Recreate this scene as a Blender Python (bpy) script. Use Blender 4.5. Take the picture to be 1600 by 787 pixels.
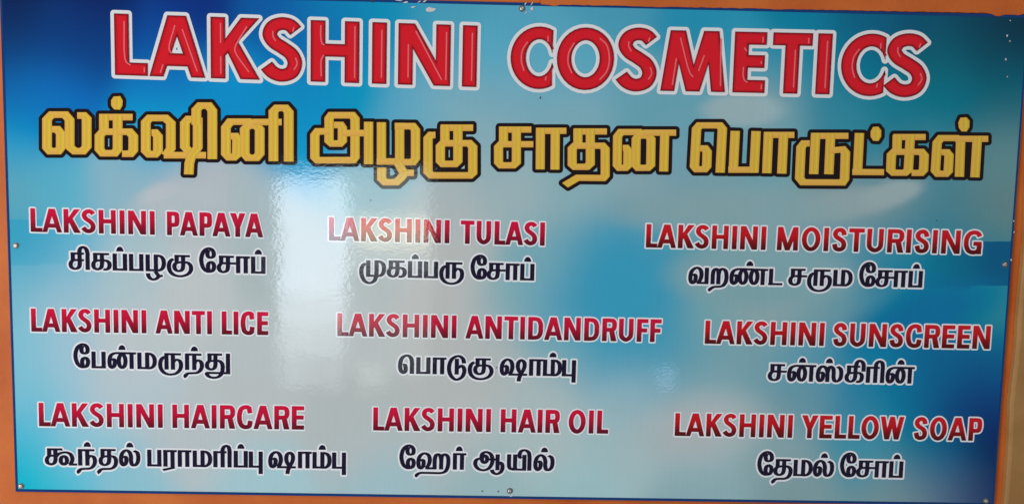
import bpy, math, random
import numpy as np
from mathutils import Matrix, Vector
from mathutils.geometry import delaunay_2d_cdt

random.seed(7)
S = bpy.context.scene
for o in list(bpy.data.objects):
    bpy.data.objects.remove(o)

# ------------------------------------------------------------------ camera
ZC = 1.55                                   # height of the middle of the sign
CAM = np.array([-0.0401528, -2.01403899, 0.18770996 + ZC])
RIGHT = np.array([0.99967464, -0.01494752, 0.02066839])
UP = np.array([-0.01929068, 0.08707895, 0.99601462])
BACK = np.array([-0.01668773, -0.99608927, 0.08676227])
FPX = 1300.0                                # focal length in pixels of a 1600 px wide frame
cd = bpy.data.cameras.new('camera')
cd.sensor_fit = 'HORIZONTAL'; cd.sensor_width = 36.0; cd.lens = FPX / 1600 * 36
cd.clip_start = 0.01; cd.clip_end = 200
cam = bpy.data.objects.new('camera', cd)
S.collection.objects.link(cam)
m = Matrix.Identity(4)
for i in range(3):
    m[i][0], m[i][1], m[i][2], m[i][3] = RIGHT[i], UP[i], BACK[i], CAM[i]
cam.matrix_world = m
S.camera = cam

# ------------------------------------------------------------------ light
w = bpy.data.worlds.new('World'); S.world = w; w.use_nodes = True
bg = w.node_tree.nodes['Background']
bg.inputs[0].default_value = (0.90, 0.96, 1.0, 1); bg.inputs[1].default_value = 0.13
S.view_settings.view_transform = 'Standard'; S.view_settings.look = 'None'
S.view_settings.exposure = 0; S.view_settings.gamma = 1


def area(name, loc, target, sx, sy, power, col, spread=180):
    d = bpy.data.lights.new(name, 'AREA'); d.shape = 'RECTANGLE'
    d.size, d.size_y, d.energy, d.color = sx, sy, power, col
    d.spread = math.radians(spread)
    o = bpy.data.objects.new(name, d); S.collection.objects.link(o)
    o.location = loc
    o.rotation_euler = (Vector(target) - Vector(loc)).to_track_quat('-Z', 'Y').to_euler()
    return o


def px_ray(px, py):
    d = RIGHT * ((px - 800) / FPX) - UP * ((py - 393.5) / FPX) - BACK
    return d / np.linalg.norm(d)


def to_plane(px, py, depth=0.0):            # photo pixel -> point of the sign's face (x, z)
    d = px_ray(px, py)
    t = (-depth - CAM[1]) / d[1]
    p = CAM + d * t
    return p[0], p[2]


def mirror_lamp(name, box, dist, radiance, col):
    """area lamp added behind the camera, shaped so the glossy print mirrors it as glare"""
    pts = []
    for px, py in ((box[0], box[1]), (box[2], box[1]), (box[2], box[3]), (box[0], box[3])):
        d = px_ray(px, py)
        x, z = to_plane(px, py)
        r = d * np.array([1, -1, 1])
        t = dist / -r[1]
        pts.append((x + r[0] * t, -dist, z + r[2] * t))
    xs = [p[0] for p in pts]; zs = [p[2] for p in pts]
    sx, sz = max(xs) - min(xs), max(zs) - min(zs)
    loc = ((max(xs) + min(xs)) / 2, -dist, (max(zs) + min(zs)) / 2)
    d = bpy.data.lights.new(name, 'AREA'); d.shape = 'RECTANGLE'
    d.size, d.size_y = sx, sz
    d.energy = radiance * math.pi * sx * sz; d.color = col
    o = bpy.data.objects.new(name, d); S.collection.objects.link(o)
    o.location = loc; o.rotation_euler = (math.radians(90), 0, 0)     # faces the wall (+Y)
    return o


area('daylight_side', (-7.0, -5.5, 0.6), (0, 0, ZC), 3.6, 3.6, 655, (1.0, 0.97, 0.94))
area('fill_above', (2.2, -6.0, 6.6), (0, 0, ZC), 2.2, 2.0, 160, (0.93, 0.97, 1.0))  # added fill lamp, kept out of the gloss, makes up for the dim world
mirror_lamp('daylight_doorway', (438, 268, 536, 604), 3.2, 2.4, (0.90, 0.96, 1.0))
mirror_lamp('doorway_glare_fade_low', (434, 272, 538, 556), 3.22, 2.4, (0.88, 0.95, 1.0))  # extra lamp stacked on the doorway to fade the glare downwards
mirror_lamp('doorway_glare_fade_mid', (436, 280, 538, 510), 3.24, 2.0, (0.76, 0.89, 1.0))  # another stacked lamp, shorter, for the same soft lower end
mirror_lamp('daylight_doorway_sky', (430, 286, 544, 462), 3.26, 3.6, (0.68, 0.84, 1.0))
mirror_lamp('daylight_window', (536, 262, 672, 585), 3.3, 1.2, (0.92, 1.0, 0.97))
mirror_lamp('daylight_window_sky', (530, 268, 668, 420), 3.35, 2.0, (0.80, 1.0, 0.95))
mirror_lamp('warm_glare_lamp', (554, 338, 668, 388), 3.28, 5.2, (1.0, 0.82, 0.46))  # added warm lamp that tints the mirrored glare orange
mirror_lamp('daylight_glint', (562, 572, 598, 606), 3.2, 2.4, (1.0, 0.98, 0.92))
mirror_lamp('violet_glint', (1030, 580, 1052, 600), 3.2, 5.0, (0.55, 0.60, 1.0))

# ------------------------------------------------------------------ materials
MATS = {}


def srgb(c):
    return tuple(((v / 255) / 12.92 if v / 255 <= 0.04045 else ((v / 255 + 0.055) / 1.055) ** 2.4) for v in c)


def new_mat(name):
    mt = bpy.data.materials.new(name); mt.use_nodes = True
    nt = mt.node_tree
    return mt, nt, nt.nodes['Principled BSDF']


def gloss(nt, b, rough=0.07):
    """the laminated face of the print: gloss with fine ripples, the same over every ink"""
    b.inputs['Roughness'].default_value = rough
    b.inputs['IOR'].default_value = 1.5
    tc = nt.nodes.new('ShaderNodeTexCoord')
    mp = nt.nodes.new('ShaderNodeMapping'); mp.inputs['Scale'].default_value = (0.8, 1, 1.25)
    n1 = nt.nodes.new('ShaderNodeTexNoise'); n1.inputs['Scale'].default_value = 125; n1.inputs['Detail'].default_value = 1
    n2 = nt.nodes.new('ShaderNodeTexNoise'); n2.inputs['Scale'].default_value = 9; n2.inputs['Detail'].default_value = 2
    nt.links.new(tc.outputs['Object'], mp.inputs['Vector'])
    nt.links.new(mp.outputs[0], n1.inputs['Vector']); nt.links.new(mp.outputs[0], n2.inputs['Vector'])
    a = nt.nodes.new('ShaderNodeMath'); a.operation = 'MULTIPLY_ADD'
    a.inputs[1].default_value = 5.0
    nt.links.new(n2.outputs[0], a.inputs[0]); nt.links.new(n1.outputs[0], a.inputs[2])
    bp = nt.nodes.new('ShaderNodeBump'); bp.inputs['Strength'].default_value = 1.0
    bp.inputs['Distance'].default_value = 0.000095
    nt.links.new(a.outputs[0], bp.inputs['Height'])
    nt.links.new(bp.outputs[0], b.inputs['Normal'])
    return tc


def ink(name, stops, rough=0.07, axis=1):
    """printed ink; several stops make a printed gradient along the letter's height (V) or stroke width (U)"""
    mt, nt, b = new_mat(name)
    gloss(nt, b, rough)
    if len(stops) == 1:
        b.inputs['Base Color'].default_value = (*stops[0][1], 1)
    else:
        uv = nt.nodes.new('ShaderNodeUVMap'); uv.uv_map = 'UVMap'
        sp = nt.nodes.new('ShaderNodeSeparateXYZ'); nt.links.new(uv.outputs[0], sp.inputs[0])
        cr = nt.nodes.new('ShaderNodeValToRGB')
        e = cr.color_ramp.elements
        while len(e) < len(stops):
            e.new(0.5)
        for k, (p, c) in enumerate(stops):
            e[k].position = p; e[k].color = (*c, 1)
        nt.links.new(sp.outputs[axis], cr.inputs[0]); nt.links.new(cr.outputs[0], b.inputs['Base Color'])
    MATS[name] = mt
    return mt


# ------------------------------------------------------------------ objects
def link(o, parent=None):
    S.collection.objects.link(o)
    if parent is not None:
        o.parent = parent
    return o


def empty(name, loc, label, cat):
    o = bpy.data.objects.new(name, None); o.location = loc
    o.empty_display_size = 0.1
    link(o); o['label'] = label; o['category'] = cat
    return o


class Sheet:
    """collects flat printed shapes (photo pixels on the sign's face) and links them as one mesh"""
    def __init__(self):
        self.v, self.f, self.uv, self.mi = [], [], [], []

    def add(self, pts, faces, depth, uvs=None, slot=0):
        k = len(self.v)
        for p in pts:
            x, z = to_plane(p[0], p[1], depth)
            self.v.append((x, -depth, z - ZC))
        for i, f in enumerate(faces):
            f = list(f)
            a = [pts[j] for j in f]
            ar = sum(a[j - 1][0] * a[j][1] - a[j][0] * a[j - 1][1] for j in range(len(a)))
            if ar > 0:                       # photo y runs down: make the face look at the camera
                f = f[::-1]
            self.f.append([k + j for j in f])
            self.uv.append([uvs[j] if uvs else (0, 0) for j in f])
            self.mi.append(slot)

    def build(self, name, mat, parent, label=None):
        me = bpy.data.meshes.new(name)
        me.from_pydata(self.v, [], self.f); me.update()
        ul = me.uv_layers.new(name='UVMap')
        i = 0
        for f in self.uv:
            for c in f:
                ul.data[i].uv = c; i += 1
        # every face must look towards the viewer (-Y)
        for q in (mat if isinstance(mat, (list, tuple)) else [mat]):
            me.materials.append(q)
        if any(self.mi):
            me.polygons.foreach_set('material_index', self.mi)
        o = bpy.data.objects.new(name, me)
        link(o, parent)
        if label:
            o['label'] = label
        return o


# ------------------------------------------------------------------ 2D shapes
def catmull(pts, n=6):
    P = [np.array(p, float) for p in pts]
    P = [2 * P[0] - P[1]] + P + [2 * P[-1] - P[-2]]
    out = []
    for i in range(1, len(P) - 2):
        p0, p1, p2, p3 = P[i - 1:i + 3]
        # centripetal parametrisation: no loops on uneven spacing
        t0 = 0; t1 = t0 + max(np.linalg.norm(p1 - p0), 1e-6) ** .5
        t2 = t1 + max(np.linalg.norm(p2 - p1), 1e-6) ** .5; t3 = t2 + max(np.linalg.norm(p3 - p2), 1e-6) ** .5
        for s in range(n):
            t = t1 + (t2 - t1) * s / n
            a1 = (t1 - t) / (t1 - t0) * p0 + (t - t0) / (t1 - t0) * p1
            a2 = (t2 - t) / (t2 - t1) * p1 + (t - t1) / (t2 - t1) * p2
            a3 = (t3 - t) / (t3 - t2) * p2 + (t - t2) / (t3 - t2) * p3
            b1 = (t2 - t) / (t2 - t0) * a1 + (t - t0) / (t2 - t0) * a2
            b2 = (t3 - t) / (t3 - t1) * a2 + (t - t1) / (t3 - t1) * a3
            out.append((t2 - t) / (t2 - t1) * b1 + (t - t1) / (t2 - t1) * b2)
    out.append(P[-2])
    return out


def hull(pts):
    pts = sorted(set((round(p[0], 5), round(p[1], 5)) for p in pts))
    if len(pts) < 3:
        return pts

    def half(ps):
        h = []
        for p in ps:
            while len(h) > 1 and (h[-1][0] - h[-2][0]) * (p[1] - h[-2][1]) - (h[-1][1] - h[-2][1]) * (p[0] - h[-2][0]) <= 0:
                h.pop()
            h.append(p)
        return h
    return half(pts)[:-1] + half(pts[::-1])[:-1]


def ribbon(path, hx, hy, closed=False, taper=0):
    """quads (left0, right0, right1, left1) of a stroke drawn with an elliptical pen"""
    k = hx / hy
    P = [np.array([p[0], p[1] * k], float) for p in path]
    n = len(P)
    if closed and np.linalg.norm(P[0] - P[-1]) < 1e-6:
        P = P[:-1]; n -= 1
    L, R = [], []
    cum = [0]
    for i in range(1, n):
        cum.append(cum[-1] + np.linalg.norm(P[i] - P[i - 1]))
    for i in range(n):
        a = P[i] - P[i - 1] if (i > 0 or closed) else P[1] - P[0]
        b = P[(i + 1) % n] - P[i] if (i < n - 1 or closed) else P[-1] - P[-2]
        a = a / max(np.linalg.norm(a), 1e-9); b = b / max(np.linalg.norm(b), 1e-9)
        na, nb = np.array([-a[1], a[0]]), np.array([-b[1], b[0]])
        nn = na + nb
        l = np.linalg.norm(nn)
        nn = nn / l if l > 1e-6 else na
        c = max(nn @ na, 0.5)
        h = hx
        if taper:
            h = hx * min(1.0, 0.12 + (cum[-1] - cum[i]) / taper)
        o = nn * h / c
        L.append(((P[i] + o)[0], (P[i] + o)[1] / k)); R.append(((P[i] - o)[0], (P[i] - o)[1] / k))
    rng = range(n) if closed else range(n - 1)
    return [(L[i], R[i], R[(i + 1) % n], L[(i + 1) % n]) for i in rng]


def union(polys):
    """one clean set of triangles covering every polygon"""
    V, F = [], []
    for p in polys:
        h = [(q[0], q[1]) for q in p]
        if len(h) < 3:
            continue
        ar = sum(h[j - 1][0] * h[j][1] - h[j][0] * h[j - 1][1] for j in range(len(h)))
        if abs(ar) < 1e-4:
            continue
        if ar < 0:
            h = h[::-1]
        F.append(list(range(len(V), len(V) + len(h)))); V += [Vector(q) for q in h]
    r = delaunay_2d_cdt(V, [], F, 0, 1e-4, True)
    vs = [(v[0], v[1]) for v in r[0]]
    tris = []
    for f, o in zip(r[2], r[5]):
        if not len(o):
            continue
        c = [sum(vs[j][0] for j in f) / len(f), sum(vs[j][1] for j in f) / len(f)]
        for fi in o:                                   # keep a triangle only if it truly lies in one of the polygons
            pg = [V[j] for j in F[fi]]
            ins = False
            for j in range(len(pg)):
                a, b = pg[j - 1], pg[j]
                if (a[1] > c[1]) != (b[1] > c[1]) and c[0] < (b[0] - a[0]) * (c[1] - a[1]) / (b[1] - a[1]) + a[0]:
                    ins = not ins
            if ins:
                tris.append(list(f)); break
    out = []
    for f in tris:
        a = [vs[j] for j in f]
        ar = sum(a[j - 1][0] * a[j][1] - a[j][0] * a[j - 1][1] for j in range(len(a)))
        out.append(f if ar > 0 else f[::-1])
    return vs, out


def boundary(vs, tris):
    E = {}
    for f in tris:
        for i in range(len(f)):
            E[(f[i - 1], f[i])] = 1
    B = [e for e in E if (e[1], e[0]) not in E]
    nxt = {}
    for a, b in B:
        nxt.setdefault(a, []).append(b)
    loops = []
    while nxt:
        a = next(iter(nxt)); lp = [a]
        while True:
            c = nxt[lp[-1]]
            if len(c) > 1 and len(lp) > 1:   # sharpest left turn keeps loops apart
                d = np.array(vs[lp[-1]]) - np.array(vs[lp[-2]])
                c.sort(key=lambda q: math.atan2(d[0] * (vs[q][1] - vs[lp[-1]][1]) - d[1] * (vs[q][0] - vs[lp[-1]][0]),
                                                d[0] * (vs[q][0] - vs[lp[-1]][0]) + d[1] * (vs[q][1] - vs[lp[-1]][1])))
            b = c.pop()
            if not c:
                del nxt[lp[-1]]
            if b == a:
                break
            lp.append(b)
            if b not in nxt:
                break
        loops.append(lp)
    return loops


def grow(vs, tris, d, seg=10):
    """the ring of width d round a shape (rounded corners), reaching a little under it"""
    polys = []
    for lp in boundary(vs, tris):
        n = len(lp)
        P = [np.array(vs[i]) for i in lp]
        for i in range(n):
            a, b = P[i], P[(i + 1) % n]
            e = b - a; l = np.linalg.norm(e)
            if l < 1e-6:
                continue
            e = e / l; nr = np.array([e[1], -e[0]])      # outward
            polys.append([a - nr * d * .25, b - nr * d * .25, b + nr * d, a + nr * d])
            c = P[(i + 2) % n] - b; lc = np.linalg.norm(c)
            if lc > 1e-6:
                c = c / lc
                turn = e[0] * c[1] - e[1] * c[0]
                if turn > 0.02:                          # convex corner: wedge of a disc
                    a0 = math.atan2(nr[1], nr[0]); ang = math.atan2(turn, e @ c)
                    m = max(1, int(math.ceil(ang / (2 * math.pi / seg) - 1e-6)))
                    polys.append([b] + [b + d * np.array([math.cos(a0 + ang * j / m), math.sin(a0 + ang * j / m)]) for j in range(m + 1)])
    return union(polys)


def inset(vs, tris, e):
    """quads running along the inside of the outline, with V = 0 at the edge and 1 inside"""
    out = []
    for lp in boundary(vs, tris):
        P = [np.array(vs[i]) for i in lp]
        Q = [P[0]]
        for p in P[1:]:
            if np.linalg.norm(p - Q[-1]) > 0.05:
                Q.append(p)
        if len(Q) > 2 and np.linalg.norm(Q[0] - Q[-1]) <= 0.05:
            Q.pop()
        n = len(Q)
        if n < 3:
            continue
        N = []
        for i in range(n):
            a = Q[i] - Q[i - 1]; b = Q[(i + 1) % n] - Q[i]
            a /= np.linalg.norm(a); b /= np.linalg.norm(b)
            na, nb = np.array([-a[1], a[0]]), np.array([-b[1], b[0]])
            m = na + nb; l = np.linalg.norm(m)
            m = m / l if l > 1e-6 else na
            N.append(m / max(m @ na, .45))
        for i in range(n):
            j = (i + 1) % n
            out.append((Q[i], Q[j], Q[j] + N[j] * e, Q[i] + N[i] * e))
    return out


def pts(s):
    return [tuple(float(c) for c in q.split(',')) for q in s.split()]


def ellipse(cx, cy, rx, ry, n=22):
    return [(cx + rx * math.cos(2 * math.pi * i / n), cy + ry * math.sin(2 * math.pi * i / n)) for i in range(n)]


def stroke_polys(strokes, hx, hy, sx=1.0, sy=1.0, cs=5):
    """strokes -> polygons. L straight, C curve, T curve with a tapered end, E closed ring, D dome, P filled polygon"""
    polys = []
    for st in strokes:
        kind, s = st[0], st[2:]
        if kind == 'P':
            polys.append([(x * sx, y * sy) for x, y in pts(s)]); continue
        if kind == 'D':
            x, y = pts(s)[0]
            polys.append([((x + 56 * math.cos(a)) * sx, (y + 76 * math.sin(a)) * sy) for a in [math.pi * i / 12 for i in range(13)]])
            continue
        closed = False; taper = 0
        if kind == 'E':
            a = [float(c) for c in s.replace(' ', ',').split(',')]
            path = ellipse(*a[:4], n=int(a[4]) if len(a) > 4 else 22); closed = True
        else:
            path = pts(s)
            if kind in 'CT':
                path = catmull(path, cs)
            if kind == 'T':
                taper = 1.9 * hx
        q = ribbon([(x * sx, y * sy) for x, y in path], hx, hy, closed, taper)
        polys += [hull(k) for k in q]
    return polys


# ------------------------------------------------------------------ Latin capitals (cap height 100)
def capital(ch, W, w, h, curl=False):
    a, H = w / 2, h / 2
    r, b, t = W - w / 2, h / 2, 100 - h / 2
    L = lambda *p: 'L ' + ' '.join('%f,%f' % q for q in p)
    C = lambda *p: 'C ' + ' '.join('%f,%f' % q for q in p)
    P = lambda *p: 'P ' + ' '.join('%f,%f' % q for q in p)
    stem = L((a, 100), (a, 0))
    if ch == 'L': return [stem, L((0, b), (W, b))]
    if ch == 'I': return [stem]
    if ch == 'H': return [stem, L((r, 100), (r, 0)), L((a, 52), (r, 52))]
    if ch == 'T': return [L((0, t), (W, t)), L((W / 2, 100), (W / 2, 0))]
    if ch == 'E': return [stem, L((0, t), (W, t)), L((0, 51.5), (W * .96, 51.5)), L((0, b), (W, b))]
    if ch == 'F': return [stem, L((0, t), (W, t)), L((0, 50), (W * .92, 50))]
    k = w * 1.10
    if ch == 'A':
        c = W / 2
        k = w * .97; t = k * .66
        return [P((0, 0), (k, 0), (c + t * .75, 100), (c - t, 100)), P((W, 0), (W - k, 0), (c - t * .75, 100), (c + t, 100)),
                L((W * .22, 28), (W * .78, 28))]
    if ch == 'K':
        return [stem, P((w * .8, 32), (w * .8, 58), (W - k * 1.18, 100), (W - 1, 100)), P((w * 1.05, 48), (w * 1.75, 66), (W, 0), (W - k * 1.22, 0))]
    if ch == 'N':
        return [stem, L((r, 100), (r, 0)), P((0, 100), (k * 1.02, 100), (W, 0), (W - k * 1.02, 0))]
    if ch == 'M':
        c = W / 2
        g = k * .95
        m = W * (.125 if w > 21 else .015); z = w if w < 21 else w * .97
        return [P((m, 100), (m + z, 100), (z, 0), (0, 0)), P((W - m, 100), (W - m - z, 100), (W - z, 0), (W, 0)), P((m, 100), (m + g * 1.02, 100), (c + g * .46, 0), (c - g * .46, 0)),
                P((W - m, 100), (W - m - g * 1.02, 100), (c - g * .46, 0), (c + g * .46, 0))]
    if ch == 'W':
        q = W / 4; k = w
        out = []
        for i in range(4):
            x0, x1 = (i * (W - k) / 4, (i + 1) * (W - k) / 4)
            y0, y1 = (100, 0) if i % 2 == 0 else (0, 100)
            out.append(P((x0, y0), (x0 + k, y0), (x1 + k, y1), (x1, y1)))
        return out
    if ch == 'Y':
        c = W / 2
        return [P((0, 100), (k * 1.1, 100), (c + w / 2, 38), (c - w / 2, 40)), P((W, 100), (W - k * 1.1, 100), (c - w / 2, 38), (c + w / 2, 40)), L((c, 45), (c, 0))]
    if ch == 'U':
        return [C((a, 100), (a, 75), (a, 40), (a + W * .05, 20), (W / 2, b - 1), (r - W * .05, 20), (r, 40), (r, 75), (r, 100))]
    if ch == 'O':
        return ['E %f,%f,%f,%f,%d' % (W / 2, 50, W / 2 - a, 51.5 - H, 32)]
    if ch == 'D':
        return [stem, C((a, t), (W * .42, t), (W * .68, t - 4), (r - 1, 70), (r, 50), (r - 1, 30), (W * .68, b + 4), (W * .42, b), (a, b))]
    if ch in 'PR':
        y = 50 if ch == 'R' else 44
        y0 = y
        s = [stem, C((a, t), (W * .5, t), (W * .74, t - 2), (r - 1, (t + y0) / 2 + 10), (r - 1, (t + y0) / 2 - 10), (W * .74, y0 + 2), (W * .5, y0), (a, y0))]
        if ch == 'R':
            s.append(P((W * .47, y), (W * .82, y - 2), (W, 0), (W - k * 1.08, 0)))
        return s
    if ch == 'S':
        q = [(.84, .815), (.69, .905), (.47, .925), (.27, .87), (.185, .745), (.29, .625), (.52, .53), (.73, .43), (.82, .29), (.73, .14), (.49, .085), (.27, .125), (.10, .235)]
        if curl:                                   # grotesque S: ends curl inwards
            q = [(.81, .70), (.755, .84), (.61, .915), (.43, .915), (.265, .855), (.20, .74), (.29, .625), (.52, .53), (.735, .435), (.82, .28), (.74, .135), (.50, .085), (.28, .13), (.175, .315)]
        u = max(0, (a / W - .185)) * .55
        return [C(*[(W * (u + x * (1 - 2 * u)), 100 * y) for x, y in q])]
    if ch == 'C' and w > 21:
        rx, ry, xc = W * .68, 51.5, W
        to, ti = math.acos((xc - rx) / rx), math.acos(min(.97, (xc - rx) / (rx - w * 1.06)))
        n = 26
        O = [(rx + rx * math.cos(to + (2 * math.pi - 2 * to) * i / n), 50 + ry * math.sin(to + (2 * math.pi - 2 * to) * i / n)) for i in range(n + 1)]
        N = [(rx + (rx - w * 1.06) * math.cos(ti + (2 * math.pi - 2 * ti) * i / n), 50 + (ry - h) * math.sin(ti + (2 * math.pi - 2 * ti) * i / n)) for i in range(n + 1)]
        return [P(O[i], O[i + 1], N[i + 1], N[i]) for i in range(n)]
    if ch in 'CG':
        g = [(W * .90, 76), (W * .78, 89), (W * .55, 93), (W * .3, 86), (a + W * .02, 66), (a, 50), (a + W * .02, 34), (W * .3, 14), (W * .55, 7.5), (W * .78, 12)]
        if ch == 'C':
            if curl:
                g = [(W - a * 1.05, 67), (W - a * 1.3, 80)] + g[1:]
                return [C(*(g + [(W - a * 1.2, 20), (W - a * .95, 35)]))]
            return [C(*(g + [(W * .91, 27)]))]
        return [C(*(g + [(W * .88, 22), (W * .90, 38)])), L((W * .55, 45), (W, 45)), L((W - w * .42, 52), (W - w * .42, 0))]
    return []


# name: widths for the narrow product face, then side bearings
CW = dict(L=48, A=80, K=69, S=57, H=70, I=19, N=73, P=56, Y=68, T=60, U=64, M=82, O=72, R=64, G=68, C=66, E=52, D=66, F=49, W=98)
LB = dict(A=0, T=3, Y=-1, W=0, S=5, O=6, C=6, G=6); RB = dict(A=0, T=3, Y=-1, W=0, L=0, K=0, P=1, F=2, E=4, S=5, R=2, C=4, O=6, D=6, G=8)


def shear_at(px):
    return -0.030 + 0.107 * px / 1580


class Line:
    """a line of lettering on the print: baseline from (x0, y0) with a slope, letters leaning with the panel's own verticals"""
    def __init__(self, x0, y0, slope):
        self.x0, self.y0, self.k = x0, y0, slope

    def at(self, x, up):
        px = x + shear_at(x) * up
        return px, self.y0 + (px - self.x0) * self.k - up


def put(sheet, line, x, vs, tris, depth, cap=1.0):
    q = [line.at(x + v[0], v[1]) for v in vs]
    sheet.add(q, tris, depth, [(0, v[1] / cap) for v in vs])


# depths of the printed layers in front of the panel face (metres)
D_OUT, D_FILL, D_EDGE, D_HL = 0.0005, 0.0012, 0.0016, 0.0020


def latin_word(fill, out, line, word, xa, xb, cap, w, h, grow_px, idx):
    wid = [(LB.get(c, 8), CW[c], RB.get(c, 8)) for c in word]
    tot = sum(sum(q) for q in wid) - wid[0][0] - wid[-1][2]
    s = cap / 100.0
    kx = (xb - xa) / (tot * s)
    x = xa - wid[0][0] * s * kx
    for n, (c, (l, W, r)) in enumerate(zip(word, wid)):
        x += l * s * kx
        polys = stroke_polys(capital(c, W * kx, w, h, word not in ('LAKSHINI', 'TULASI')), w / 2 * s, h / 2 * s, s, s)
        vs, tr = union(polys)
        put(fill, line, x, vs, tr, D_FILL + (n % 3) * 3e-5, cap)
        gv, gt = grow(vs, tr, grow_px)
        put(out, line, x, gv, gt, D_OUT + ((n + idx) % 5) * 4e-5, cap)
        x += (W + r) * s * kx


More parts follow.
